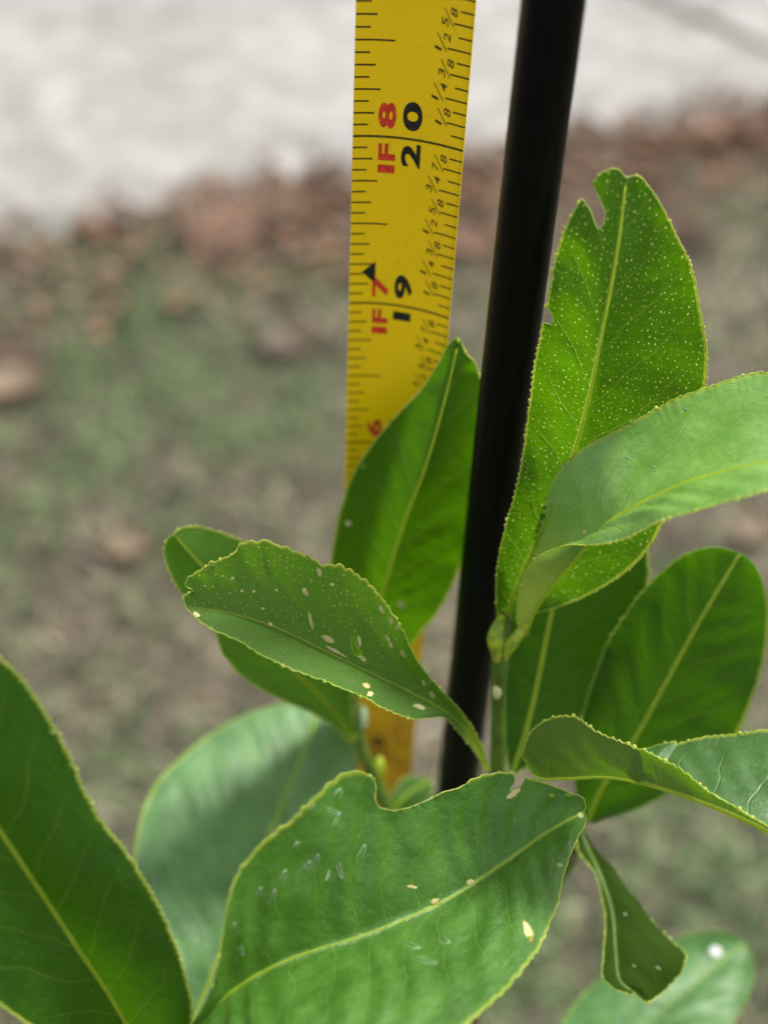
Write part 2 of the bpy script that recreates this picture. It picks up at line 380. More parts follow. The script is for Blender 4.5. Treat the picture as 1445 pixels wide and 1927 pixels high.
verts, faces, tints = [], [], []
LIT = ((0.22, 0.12, 0.065), (0.18, 0.11, 0.075), (0.23, 0.15, 0.10), (0.16, 0.105, 0.075), (0.20, 0.14, 0.10))
for k in range(1700):
    s_ = rnd.uniform(-0.2, 1.25); along = E0 + (E1 - E0) * s_
    dens = 1.0 if s_ > 0.2 else 0.35
    if rnd.random() > dens: continue
    p = along - e_nrm * abs(rnd.gauss(0.0, 0.075)) + e_nrm * abs(rnd.gauss(0.0, 0.03))
    vs, fs = dead_leaf_geo(rnd.uniform(0.010, 0.026), rnd.uniform(0.005, 0.014), rnd.uniform(0, 0.6), k + 50, 5, 2)
    rot = Matrix.Rotation(rnd.uniform(0, 6.28), 4, 'Z') @ Matrix.Rotation(rnd.uniform(-0.2, 0.2), 4, 'Y')
    i = len(verts); zz = 0.006 + rnd.uniform(0, 0.008); c = rnd.choice(LIT); kk = rnd.uniform(0.85, 1.25)
    verts.extend([Vector((p.x, p.y, zz)) + rot @ v for v in vs]); faces.extend([tuple(a + i for a in f) for f in fs]); tints.extend([tuple(x * kk for x in c) + (1,)] * len(vs))
me = bpy.data.meshes.new('leaf_litter'); me.from_pydata(verts, [], faces)
ca = me.color_attributes.new('tint', 'FLOAT_COLOR', 'POINT'); ca.data.foreach_set('color', [c for t in tints for c in t])
o = link_mesh('leaf_litter', me, (0, 0, 0), None, [attr_mat('litter', 0.7, 0.15)]); tag(o, 'brown leaf litter piled along the pavement edge', 'leaf litter', kind='stuff')

# ------------------------------------------------------------------ black stake
def stake_mat():
    s = NT('black_coated_stake'); p = s.pos(); n = s.noise(p, 900.0, 3.0); sp = s.noise(p, 2600.0, 2.0)
    c = s.mix(s.step(sp, 0.74, 0.80), (0.0012, 0.0012, 0.0014), (0.06, 0.06, 0.055))
    return s.done(s.bsdf(c, s.math('MULTIPLY_ADD', n, 0.2, 0.24), 0.12, s.bump(n, 0.15, 0.0002)).outputs[0])
top = P(1041, 0, 143.5); R_ST = 0.0035
bm = bmesh.new()
prof = [(-0.03, 0.0006), (0.0, 0.0034)] + [(0.02 + 0.02 * i, R_ST) for i in range(35)] + [(0.722, 0.0034), (0.724, 0.0026)]
tube_into(bm, [Vector((top.x, top.y, h)) for h, r in prof], [r for h, r in prof], 40)
me = bpy.data.meshes.new('garden_stake'); bm.to_mesh(me); bm.free()
o = link_mesh('garden_stake', me, (top.x, top.y, 0), None, [stake_mat()]); tag(o, 'black round stake standing upright behind the citrus stem', 'stake')

# ------------------------------------------------------------------ tape measure
TW = 0.0142; INCH = 0.0254
TL = P(664, 256, 172); T_H20 = 20 * INCH
def TS(s, h, off=0.0):                    # a point on the curved blade: s 0..1 across, h inches up
    y = -0.0052 * ((s - 0.25) ** 2 - 0.0625)
    sl = -2 * 0.0052 * (s - 0.25) / TW
    nrm = Vector((sl, -1, 0)).normalized()
    return Vector((TL.x + s * TW, TL.y + y, h * INCH + T_SHIFT)) + nrm * off
T_SHIFT = TL.z - T_H20
tape_root = empty('tape_measure', (TL.x + TW / 2, TL.y, 0)); tag(tape_root, 'yellow steel tape measure blade standing upright behind the stake', 'tape measure')
def tape_mat():
    s = NT('yellow_tape'); p = s.pos(); n = s.noise(p, 700.0, 3.0); n2 = s.noise(p, 60.0, 3.0)
    c = s.mix(s.step(n2, 0.3, 0.7), (0.98, 0.65, 0.002), (0.94, 0.61, 0.002)); c = s.mix(s.math('MULTIPLY', s.step(n, 0.62, 0.72), 0.12), c, (0.3, 0.2, 0.02))
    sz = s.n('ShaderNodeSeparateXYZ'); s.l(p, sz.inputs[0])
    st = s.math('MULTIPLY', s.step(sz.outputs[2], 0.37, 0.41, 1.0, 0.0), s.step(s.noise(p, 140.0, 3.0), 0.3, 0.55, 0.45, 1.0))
    c = s.mix(s.math('MULTIPLY', st, 0.8), c, (0.50, 0.21, 0.008))          # leaf shade and dirt, both painted into the lower blade's colour
    return s.done(s.bsdf(c, 0.40, 0.35, s.bump(n, 0.08, 0.0001)).outputs[0])
H_LO = -T_SHIFT / INCH + 0.02; H_HI = 23.6
bm = bmesh.new(); NX, NY = 24, 60; TH = 0.00018
for off in (0.0, -TH):
    g = [[bm.verts.new(TS(i / NX, H_LO + (H_HI - H_LO) * j / NY, off)) for i in range(NX + 1)] for j in range(NY + 1)]
    for j in range(NY):
        for i in range(NX):
            q = (g[j][i], g[j][i + 1], g[j + 1][i + 1], g[j + 1][i]); f = bm.faces.new(q if off == 0 else tuple(reversed(q))); f.smooth = True
    if off == 0.0: g0 = g
loop = lambda g: [g[0][i] for i in range(NX + 1)] + [g[j][NX] for j in range(1, NY + 1)] + [g[NY][i] for i in range(NX - 1, -1, -1)] + [g[j][0] for j in range(NY - 1, 0, -1)]
a, b = loop(g0), loop(g)
for k in range(len(a)): bm.faces.new((a[(k + 1) % len(a)], a[k], b[k], b[(k + 1) % len(a)]))
me = bpy.data.meshes.new('blade'); bm.to_mesh(me); bm.free()
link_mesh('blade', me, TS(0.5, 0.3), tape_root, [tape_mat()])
def ink(name, col):
    s = NT(name); n = s.noise(s.pos(), 1800.0, 3.0); c = s.mix(s.step(n, 0.4, 0.7), col, tuple(min(1, x * 1.6 + 0.008) for x in col)); return s.done(s.bsdf(c, 0.5, 0.3).outputs[0])
M_ink = ink('black_ink', (0.012, 0.012, 0.008)); M_tick = ink('tick_ink', (0.075, 0.05, 0.004)); M_red = ink('red_ink', (0.55, 0.035, 0.012))
def strip(bm, pts, wd, off=0.00004):       # a printed line through (s, h) points, wd inches thick
    prev = None
    for (s0, h0) in pts:
        cur = (bm.verts.new(TS(s0, h0 - wd / 2, off)), bm.verts.new(TS(s0, h0 + wd / 2, off)))
        if prev: bm.faces.new((prev[0], cur[0], cur[1], prev[1]))
        prev = cur
bm = bmesh.new()
lin = lambda a, b, n: [a + (b - a) * i / n for i in range(n + 1)]
for k in range(8, 16 * 23 + 8):
    h = k / 16
    if k % 16 == 0: strip(bm, [(s, h) for s in lin(0.0, 1.0, 24)], 0.013); continue
    ll = 0.345 if k % 8 == 0 else 0.235 if k % 4 == 0 else 0.185 if k % 2 == 0 else 0.132
    rl = 0.205 if k % 8 == 0 else 0.19 if k % 4 == 0 else 0.165 if k % 2 == 0 else 0.115
    strip(bm, [(s, h) for s in lin(0.0, ll, 6)], 0.0095); strip(bm, [(s, h) for s in lin(1 - rl, 1.0, 6)], 0.009)
me = bpy.data.meshes.new('graduation_marks'); bm.to_mesh(me); bm.free()
link_mesh('graduation_marks', me, TS(0.5, 0.3), tape_root, [M_tick])
_cache = {}
def glyph(ch, bold):
    key = (ch, bold)
    if key not in _cache:
        cu = bpy.data.curves.new('glyph', 'FONT'); cu.body = ch; cu.size = 1.0; cu.resolution_u = 4; cu.offset = bold
        ob = bpy.data.objects.new('glyph', cu); COL.objects.link(ob)
        bpy.context.view_layer.update()
        m = ob.to_mesh(); vs = [v.co.copy() for v in m.vertices]; m.calc_loop_triangles(); fs = [tuple(t.vertices) for t in m.loop_triangles]; ob.to_mesh_clear()
        bpy.data.objects.remove(ob); bpy.data.curves.remove(cu)
        x0, x1 = min(v.x for v in vs), max(v.x for v in vs); y0, y1 = min(v.y for v in vs), max(v.y for v in vs)
        _cache[key] = ([((v.x - x0) / (x1 - x0), (v.y - y0) / (y1 - y0)) for v in vs], fs)
    return _cache[key]
def put_glyph(bm, ch, s_base, s_top, h0, h1, bold=0.03, shear=0.0, off=0.00005):
    """a glyph that reads up the tape: its foot at s_base, its head at s_top, from h0 to h1 inches."""
    vs, fs = glyph(ch, bold)
    bv = [bm.verts.new(TS(s_base + (s_top - s_base) * y, h0 + (h1 - h0) * x + shear * (y - 0.5), off)) for x, y in vs]
    for f in fs:
        try: bm.faces.new([bv[i] for i in f])
        except ValueError: pass
bf = bmesh.new()
def printed(nm, b_, mt, at):
    bmesh.ops.recalc_face_normals(b_, faces=b_.faces[:])
    me = bpy.data.meshes.new(nm); b_.to_mesh(me); b_.free(); return link_mesh(nm, me, at, tape_root, [mt])
for k in range(1, 24):
    t = str(k); bb = bmesh.new(); br = bmesh.new()
    if len(t) == 2:
        put_glyph(bb, t[0], 0.62, 0.445, k - 0.155 if t[0] != '1' else k - 0.095, k - 0.025 if t[0] != '1' else k - 0.04, 0.035); put_glyph(bb, t[1], 0.62, 0.445, k + 0.045, k + (0.20 if t[1] != '1' else 0.10), 0.035)
    else: put_glyph(bb, t, 0.62, 0.445, k + 0.045, k + 0.20, 0.035)
    if k > 12:
        put_glyph(br, '1', 0.39, 0.235, k - 0.20, k - 0.155, 0.035); put_glyph(br, 'F', 0.39, 0.235, k - 0.13, k - 0.037, 0.035)
        put_glyph(br, str(k - 12), 0.385, 0.225, k + 0.045, k + 0.185, 0.035)
    printed('inch_numeral', bb, M_ink, TS(0.5, k))
    if k > 12: printed('foot_numeral', br, M_red, TS(0.3, k))
    else: br.free()
    for n, d, e in ((1, 8, 1), (1, 4, 2), (3, 8, 3), (1, 2, 4), (5, 8, 5), (3, 4, 6), (7, 8, 7)):
        h = k + e / 8 + 0.012; c = 0.80 if d == 8 else 0.755
        put_glyph(bf, str(n), c - 0.008, c - 0.066, h - 0.030 if n != 1 else h - 0.026, h + 0.008 if n != 1 else h - 0.011, 0.004, 0.012)
        put_glyph(bf, str(d), c + 0.062, c + 0.004, h + 0.022, h + 0.062, 0.004, 0.012)
        q = [TS(c + 0.036, h - 0.034, 0.00005), TS(c + 0.036, h - 0.026, 0.00005), TS(c - 0.052, h + 0.060, 0.00005), TS(c - 0.052, h + 0.052, 0.00005)]
        bf.faces.new([bf.verts.new(p) for p in q])          # the slanted stroke between the two figures
tri = [TS(0.12, 19.2, 0.00006), TS(0.25, 19.13, 0.00006), TS(0.25, 19.27, 0.00006)]       # the stud mark
bb = bmesh.new(); bb.faces.new([bb.verts.new(p) for p in tri]); printed('stud_mark', bb, M_ink, TS(0.2, 19.2))
printed('fraction_numerals', bf, M_tick, TS(0.8, 1))

# ------------------------------------------------------------------ citrus plant
base_xy = P(905, 1620, 222)
plant = empty('citrus_plant', (base_xy.x, base_xy.y, 0)); tag(plant, 'young citrus plant with serrated bright green leaves in front of the black stake', 'plant')

def inside(pt, poly):
    x, y = pt; c = False; j = len(poly) - 1
    for i in range(len(poly)):
        if (poly[i][1] > y) != (poly[j][1] > y) and x < (poly[j][0] - poly[i][0]) * (y - poly[i][1]) / (poly[j][1] - poly[i][1]) + poly[i][0]: c = not c
        j = i
    return c
def nearest_on(pt, poly):
    best = None; p = Vector(pt)
    for i in range(len(poly)):
        a = Vector(poly[i]); b = Vector(poly[(i + 1) % len(poly)]); d = b - a
        t = max(0, min(1, (p - a).dot(d) / max(1e-9, d.dot(d)))); q = a + d * t
        if best is None or (q - p).length < best[0]: best = ((q - p).length, q)
    return best[1]
def leaf(mat, mid, left, right, label=None, n=260, m=18, teeth=0.34, tooth_mm=0.95, bulge=(0.0, 0.0), ripple=0.10, gap=6.0, slope=1.0,
         rib=(0.55, 0.18), rib_side=1, wave=0.25, margin=None, ribmat=None, cuts=(), marks=(), mr=0.13, seed=1, flip=False, skew=(0.0, 0.0)):
    r = random.Random(seed)
    M_ = [P(*q) for q in catmull(mid, n)]; L_ = [P(*q) for q in catmull(left, n)]; R_ = [P(*q) for q in catmull(right, n)]
    ul = [0.0]
    for a, b in zip(M_, M_[1:]): ul.append(ul[-1] + (b - a).length * 1000)
    Ltot = ul[-1]
    bm = bmesh.new(); uvm = bm.loops.layers.uv.new('mm'); uvt = bm.loops.layers.uv.new('tv')
    info = {}; grid = []
    vcols = [-1 + i / m for i in range(2 * m + 1)]
    vcols = [math.copysign(abs(v) ** 0.9, v) for v in vcols]
    al = ar = 0.0; edges = {-1: [], 1: []}
    so_ = r.uniform(0, 100); tips = []; tip_k = {-1: None, 1: None}
    for i in range(n + 1):
        tan = (M_[min(i + 1, n)] - M_[max(i - 1, 0)]).normalized()
        if i: al += (L_[i] - L_[i - 1]).length * 1000; ar += (R_[i] - R_[i - 1]).length * 1000
        across = (R_[i] - L_[i]); nr = across.cross(tan)
        if nr.length < 1e-9: nr = -_F.copy()
        nr.normalize()
        if nr.dot(_F) > 0: nr = -nr              # towards the camera side
        taper = math.sin(math.pi * min(1.0, max(0.0, i / n))) ** 0.5
        row = []
        for v in vcols:
            E, acc, bl, sg = (L_[i], al, bulge[0], -1) if v < 0 else (R_[i], ar, bulge[1], 1)
            sp = abs(v); d = E - M_[i]; wl = d.length * 1000; loc = nr.copy()
            c = d.cross(tan)
            if c.length > 1e-9:
                c.normalize()
                if c.dot(nr) < 0: c = -c
                loc = (nr * 0.3 + c * 0.7).normalized()
            q = M_[i] + d * sp
            # serration of the margin
            ph = (acc + so_) / tooth_mm + 0.9 * noise.noise(Vector((acc * 0.45, so_, sg))); k = math.floor(ph); fr = ph - k
            amp = teeth * (0.45 + 0.9 * ((math.sin(k * 12.9898 + sg * 4.1) * 43758.5453) % 1.0)) * taper
            tooth = amp * (max(0.0, math.sin(math.pi * fr)) ** 0.7) - amp * 0.4
            if d.length > 1e-7: q += d.normalized() * (tooth * 0.001 * sp ** 8)
            if sp == 1.0 and k != tip_k[sg] and fr > 0.45 and 3 < i < n - 2: tip_k[sg] = k; tips.append(len(row) + i * (2 * m + 1))
            q += loc * (bl * 0.001 * 4 * sp * (1 - sp) * taper)
            ue = ul[i] + skew[0 if v < 0 else 1] * sp * wl
            phs = (ue - sp * wl * slope + sg * gap * 0.22 + 5.0 * noise.noise(Vector((ul[i] * 0.09, v, so_)))) / gap
            q += loc * (ripple * 0.001 * math.cos(2 * math.pi * phs) * math.sin(math.pi * min(1, sp * 0.95 + 0.03)) * taper)
            q += loc * (wave * 0.001 * noise.noise(Vector((acc * 0.16, v * 1.3, so_))) * sp * 2.0 * taper)
            q += loc * (0.05 * 0.001 * noise.noise(Vector((ul[i] * 0.8, v * wl * 0.8, so_ + 9))))
            vt = bm.verts.new(q); info[vt] = (ue, sg * sp * wl, i / n, v); row.append(vt)
        grid.append(row)
    for i in range(n):
        for j in range(2 * m):
            q = (grid[i][j], grid[i][j + 1], grid[i + 1][j + 1], grid[i + 1][j])
            f = bm.faces.new(tuple(reversed(q)) if flip else q); f.smooth = True
    def setuv():
        for f in bm.faces:
            for lp in f.loops:
                if lp.vert in info:
                    a = info[lp.vert]; lp[uvm].uv = (a[0], a[1]); lp[uvt].uv = (a[2], a[3])
    setuv()
    bvh = BVHTree.FromBMesh(bm)
    # bites and holes: cut out, and the raw edge drawn in to the cut's outline
    cut_edges = []
    for poly in cuts:
        kill = [f for f in bm.faces if inside(to_px(f.calc_center_median()), poly)]
        bv = {v for f in kill for v in f.verts}
        bmesh.ops.delete(bm, geom=kill, context='FACES')
        for v in bv:
            if v.is_valid and v.link_faces:
                a = to_px(v.co); b = nearest_on(a, poly)
                if (Vector(a) - b).length < 14:
                    z = (v.co - CAM).dot(_F) * 1000; v.co = P(b.x, b.y, z)
    bound = [e for e in bm.edges if e.is_boundary]
    # the thickened, beaded margin runs along every open edge
    nxt = {}
    for e in bound:
        for v in e.verts: nxt.setdefault(v, []).append(e)
    seen = set(); chains = []
    for e in bound:
        if e in seen: continue
        ch = [e.verts[0], e.verts[1]]; seen.add(e)
        while True:
            cand = [x for x in nxt[ch[-1]] if x not in seen]
            if not cand: break
            seen.add(cand[0]); ch.append(cand[0].other_vert(ch[-1]))
        while True:
            cand = [x for x in nxt[ch[0]] if x not in seen]
            if not cand: break
            seen.add(cand[0]); ch.insert(0, cand[0].other_vert(ch[0]))
        chains.append([v.co.copy() for v in ch])
    for ch in chains:
        if len(ch) < 6: continue
        pts = [ch[0]]
        for q in ch[1:]:
            if (q - pts[-1]).length > 0.00012: pts.append(q)
        if len(pts) < 4: continue
        acc = 0; rad = []
        for k, q in enumerate(pts):
            if k: acc += (q - pts[k - 1]).length * 1000
            rad.append(0.001 * mr * (0.42 + 0.5 * max(0, noise.noise(Vector((acc * 1.1, so_, 2.0))))))
        tube_into(bm, pts, rad, 5, 1)
    for q in tips:                          # the little glands that sit on the teeth
        gv = grid[q // (2 * m + 1)][q % (2 * m + 1)]
        if not gv.is_valid or r.random() < 0.3: continue
        rr = 0.001 * mr * r.choice((0.5, 0.8, 1.0, 1.2, 1.55)) * r.uniform(0.85, 1.1); c = gv.co.copy(); ax = r.uniform(0, 6.28)
        ret = bmesh.ops.create_icosphere(bm, subdivisions=1, radius=rr, matrix=Matrix.Translation(c) @ Matrix.Rotation(ax, 4, 'X') @ Matrix.Diagonal((1, 1.3, 0.9, 1)))
        for f in {f for v in ret['verts'] for f in v.link_faces}: f.material_index = 1; f.smooth = True
    me = bpy.data.meshes.new('leaf'); mats = [mat, margin or M_margin]
    rims = [(a[0], a[1], a[2] * 1.3 + 3, a[3] * 1.3 + 3, a[4], M_rib) for a in marks if a[5] == M_scar and a[2] > 10]
    for mk in rims + [(a[0], a[1], a[2] * 1.2, a[3] * 1.2, a[4], a[5]) if a[5] == M_scar else a for a in marks]:                       # (px, py, long, wide, angle, material) little scars lying on the leaf
        px, py, a_, b_, an, mm = mk
        if mm not in mats: mats.append(mm)
        mi = mats.index(mm); ring = []; ok = True; k_ = 12; cen = None
        if mm == M_gloss and a_ > 11 and py > 1480:             # a shiny hairpin scratch rather than a spot
            line = []
            for k in range(11):
                th = math.pi * (k / 10.0); x = a_ * (math.sin(th) ** 0.7 - 0.5) * (1 if k < 6 else 1.25); y = b_ * 0.75 * math.cos(th) + r.uniform(-0.6, 0.6)
                x, y = x * math.cos(an) - y * math.sin(an), x * math.sin(an) + y * math.cos(an)
                d = ray(px + x, py + y).normalized(); hit = bvh.ray_cast(CAM, d)
                if hit[0] is not None: line.append(hit[0] - d * 0.00003)
            if len(line) > 4: tube_into(bm, line, [0.00007 * math.sin(math.pi * (q + 0.6) / (len(line) + 0.4)) + 0.00002 for q in range(len(line))], 5, mi)
            continue
        for k in range(k_ + 1):
            rr = 0 if k == k_ else 1
            rr *= 1 + 0.5 * noise.noise(Vector((px * 0.37 + math.cos(0.5236 * k) * 1.3, py * 0.29 + math.sin(0.5236 * k) * 1.3, 5)))
            x = a_ * 0.5 * math.cos(2 * math.pi * k / k_) * rr; y = b_ * 0.5 * math.sin(2 * math.pi * k / k_) * rr
            x, y = x * math.cos(an) - y * math.sin(an), x * math.sin(an) + y * math.cos(an)
            d = ray(px + x, py + y).normalized(); hit = bvh.ray_cast(CAM, d)
            if hit[0] is None: ok = False; break
            lift = 0.00003 if mm == M_rib else 0.00007
            v = hit[0] - d * (lift if k < k_ else lift * 2)
            if k < k_: ring.append(v)
            else: cen = v
        if ok:
            rv = [bm.verts.new(v) for v in ring]; cv = bm.verts.new(cen)
            for k in range(k_):
                f = bm.faces.new((rv[k], rv[(k + 1) % k_], cv)); f.material_index = mi; f.smooth = True
    bm.to_mesh(me); bm.free()
    o = link_mesh('leaf', me, M_[0], plant, mats)
    if label: o['label'] = label
    # midrib, standing a little proud of the blade on both faces
    bm = bmesh.new(); k = max(1, n // 80)
    idx = list(range(0, n - 2, k)); pts = []; rad = []
    for i in idx:
        t = i / n; rd = (rib[0] + (rib[1] - rib[0]) * t ** 0.6) * 0.00058
        tan = (M_[min(i + 1, n)] - M_[max(i - 1, 0)]).normalized(); nr = (R_[i] - L_[i]).cross(tan); nr = nr.normalized() if nr.length > 1e-9 else -_F
        if nr.dot(_F) > 0: nr = -nr
        pts.append(M_[i] + nr * (rib_side * rd * 0.25)); rad.append(rd)
    tube_into(bm, pts, rad, 8)
    me = bpy.data.meshes.new('midrib'); bm.to_mesh(me); bm.free()
    link_mesh('midrib', me, pts[0], o, [ribmat or M_rib])
    return o

UP_DARK, UP_LIGHT = (0.022, 0.085, 0.010), (0.05, 0.15, 0.018)
m_dot = leaf_mat('dotted_leaf', (0.012, 0.055, 0.001), (0.034, 0.10, 0.002), (0.175, 0.46, 0.001), 0.35, 1.35, 1.32, 0.2, 7.5, 1.0, 0.45, 0.14)
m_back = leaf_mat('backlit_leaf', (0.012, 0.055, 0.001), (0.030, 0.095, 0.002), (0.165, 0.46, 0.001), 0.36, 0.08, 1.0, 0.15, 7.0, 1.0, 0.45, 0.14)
m_mid = leaf_mat('bright_leaf', (0.014, 0.064, 0.002), (0.042, 0.122, 0.006), (0.19, 0.46, 0.001), 0.33, 1.1, 1.25, 0.15, 6.0, 1.0, 0.38, 0.22, young=0.17)
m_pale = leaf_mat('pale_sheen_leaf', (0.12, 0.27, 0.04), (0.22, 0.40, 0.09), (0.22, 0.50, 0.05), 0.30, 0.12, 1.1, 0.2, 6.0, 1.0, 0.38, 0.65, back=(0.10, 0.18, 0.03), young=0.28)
m_front = leaf_mat('front_leaf', (0.026, 0.098, 0.007), (0.075, 0.19, 0.028), (0.18, 0.44, 0.012), 0.30, 0.15, 1.3, 0.16, 4.6, 0.75, 0.38, 0.4, fleck=0.2)
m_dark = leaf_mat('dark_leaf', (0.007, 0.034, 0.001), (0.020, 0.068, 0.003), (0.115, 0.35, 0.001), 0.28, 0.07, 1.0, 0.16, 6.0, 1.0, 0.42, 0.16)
m_blue = leaf_mat('bluish_leaf', (0.035, 0.115, 0.022), (0.095, 0.23, 0.065), (0.18, 0.42, 0.06), 0.28, 0.0, 1.0, 0.35, 7.0, 1.0, 0.46, 0.45)
m_olive = leaf_mat('olive_leaf', (0.035, 0.10, 0.02), (0.07, 0.16, 0.04), (0.16, 0.36, 0.01), 0.30, 0.12, 1.2, 0.08, 5.0, 0.2, 0.42, 0.45, back=(0.075, 0.12, 0.002))

# A: tall dotted leaf
leaf(m_dot, [(945, 1172, 189), (966, 1120, 187), (1000, 1040, 182), (1040, 950, 177), (1075, 865, 173), (1105, 760, 167), (1130, 640, 161.5), (1150, 540, 158), (1166, 440, 156), (1178, 335, 154)],
     [(940, 1172, 189), (934, 1140, 187), (936, 1070, 184), (952, 990, 180), (972, 920, 177), (986, 845, 175), (997, 760, 171), (1006, 690, 167), (1018, 630, 163.5), (1032, 565, 160.5), (1045, 490, 158.5), (1064, 430, 156), (1094, 374, 155), (1130, 328, 154), (1160, 318, 154), (1176, 332, 155)],
     [(952, 1170, 189), (1005, 1153, 188), (1062, 1138, 187), (1122, 1110, 185), (1182, 1070, 183), (1225, 1022, 181), (1262, 950, 178), (1295, 870, 177), (1318, 800, 174.5), (1327, 722, 172), (1326, 640, 168.5), (1316, 570, 165), (1300, 505, 162), (1275, 448, 159), (1246, 392, 157), (1222, 355, 156), (1200, 331, 155), (1180, 333, 155)],
     'dotted leaf standing tall with a bite by its tip', bulge=(-0.8, -1.0), ripple=0.10, gap=7.5, seed=11, mr=0.14, tooth_mm=0.9,
     cuts=[[(1080, 352), (1098, 378), (1112, 398), (1118, 418), (1126, 433), (1137, 418), (1139, 400), (1131, 380), (1122, 362), (1116, 348), (1112, 340)],
           [(1020, 575), (1030, 580), (1038, 590), (1041, 602), (1037, 612), (1028, 608), (1016, 606)]],
     marks=[(1250, 392, 9, 7, 0.5, M_white), (1284, 459, 5, 5, 0, M_scar)])
# B: leaf behind the stake
leaf(m_back, [(665, 1312, 222), (690, 1200, 212), (722, 1105, 204), (760, 985, 196.5), (800, 880, 191), (835, 760, 186.5), (862, 645, 184)],
     [(660, 1310, 222), (626, 1200, 217), (618, 1100, 212), (627, 1035, 208), (640, 965, 204), (665, 893, 200.5), (700, 838, 197), (735, 795, 194), (785, 742, 190), (825, 685, 187), (845, 648, 185.5), (860, 634, 185)],
     [(672, 1312, 224), (730, 1265, 219), (780, 1205, 214), (825, 1148, 211), (870, 1060, 207), (900, 950, 202), (918, 850, 197), (914, 760, 192), (899, 700, 189), (893, 682, 187), (876, 664, 186), (864, 637, 185)],
     'back lit leaf behind the black stake', bulge=(-0.8, -0.8), ripple=0.1, gap=7.0, seed=12, mr=0.17, teeth=0.2, marks=[(655, 985, 9, 9, 0, M_scar), (755, 1138, 12, 11, 0, M_scar), (683, 878, 8, 8, 0, M_margin)])
# C: scarred leaf reaching left
leaf(m_mid, [(916, 1448, 194), (902, 1412, 191), (878, 1375, 188), (835, 1340, 184), (770, 1303, 180), (690, 1264, 176), (620, 1230, 173), (560, 1200, 170.5), (500, 1174, 168.5), (430, 1154, 166.5), (352, 1142, 165)],
     [(918, 1446, 194), (908, 1408, 191), (890, 1372, 188), (868, 1340, 185), (822, 1290, 181), (785, 1245, 177), (757, 1188, 174), (722, 1132, 171), (682, 1090, 168), (635, 1064, 166), (610, 1066, 165.5), (585, 1050, 165), (560, 1041, 164.5), (535, 1029, 164.2), (515, 1026, 164), (503, 1016, 163.8), (490, 1019, 163.5), (455, 1024, 163.5), (440, 1042, 163.5), (430, 1047, 163.5), (412, 1056, 163.5), (396, 1060, 163.5), (384, 1070, 163.6), (366, 1080, 164), (352, 1092, 164), (350, 1102, 164.3), (364, 1112, 164.4), (347, 1122, 164.7), (349, 1140, 165)],
     [(914, 1450, 194), (895, 1418, 190), (868, 1382, 187), (835, 1350, 182.5), (785, 1352, 174.5), (740, 1341, 171), (692, 1316, 168), (630, 1290, 165), (570, 1266, 162.5), (510, 1240, 161), (452, 1206, 160.5), (402, 1184, 161.5), (368, 1160, 163.5), (352, 1145, 165)],
     'scarred leaf folded along its midrib reaching left', bulge=(-0.9, 0.6), ripple=0.08, gap=6.0, seed=13, mr=0.15, tooth_mm=1.5, teeth=0.55, rib=(0.75, 0.12),
     cuts=[[(661, 1196), (668, 1200), (669, 1212), (676, 1222), (684, 1232), (680, 1240), (668, 1234), (662, 1222)]],
     marks=[(601, 1077, 14, 7, 1.3, M_scar), (574, 1113, 13, 7, 1.0, M_scar), (585, 1170, 26, 5, 1.35, M_scar), (617, 1203, 22, 9, 0.5, M_scar), (632, 1226, 34, 5, 0.5, M_scar), (676, 1206, 5, 18, -0.2, M_scar), (682, 1240, 12, 5, 0.6, M_scar),
            (718, 1147, 14, 6, 1.1, M_scar), (735, 1168, 12, 6, 1.2, M_scar), (748, 1180, 10, 5, 1.2, M_scar), (729, 1201, 12, 4, 1.0, M_scar), (735, 1213, 10, 5, 1.1, M_scar), (758, 1230, 13, 5, 1.1, M_scar), (690, 1290, 12, 7, 0.5, M_scar), (697, 1306, 10, 8, 0, M_scar), (790, 1330, 22, 6, 0.3, M_scar), (813, 1308, 12, 5, 1.0, M_scar), (797, 1285, 10, 4, 1.2, M_scar),
            (370, 1156, 13, 6, 0.6, M_scar), (509, 1175, 7, 6, 0, M_scar), (516, 1241, 10, 8, 0, M_scar), (455, 1112, 5, 5, 0, M_scar), (438, 1088, 6, 5, 0, M_scar), (478, 1113, 5, 5, 0, M_scar), (401, 1068, 8, 6, 0, M_bark), (625, 1100, 7, 6, 0, M_scar), (413, 1187, 8, 6, 0, M_scar), (495, 1145, 5, 4, 0, M_scar), (520, 1110, 5, 4, 0, M_scar)])
# E: leaf half hidden behind C
leaf(m_back, [(664, 1398, 224), (642, 1357, 220), (600, 1308, 214), (540, 1250, 207), (470, 1170, 199), (400, 1085, 192), (360, 1042, 188), (328, 1006, 185)],
     [(668, 1396, 224), (655, 1290, 216), (605, 1150, 208), (525, 1060, 202), (455, 1018, 197), (405, 1000, 193), (362, 991, 190), (338, 996, 187), (328, 1004, 185)],
     [(661, 1401, 224), (632, 1370, 219), (590, 1343, 213), (530, 1316, 207), (470, 1283, 201), (425, 1236, 197), (402, 1185, 194), (348, 1122, 189), (320, 1076, 186), (309, 1040, 185), (315, 1014, 185), (328, 1006, 185)],
     'leaf half hidden below the scarred leaf', bulge=(-0.6, -1.2), ripple=0.1, seed=14, mr=0.2, tooth_mm=1.4)
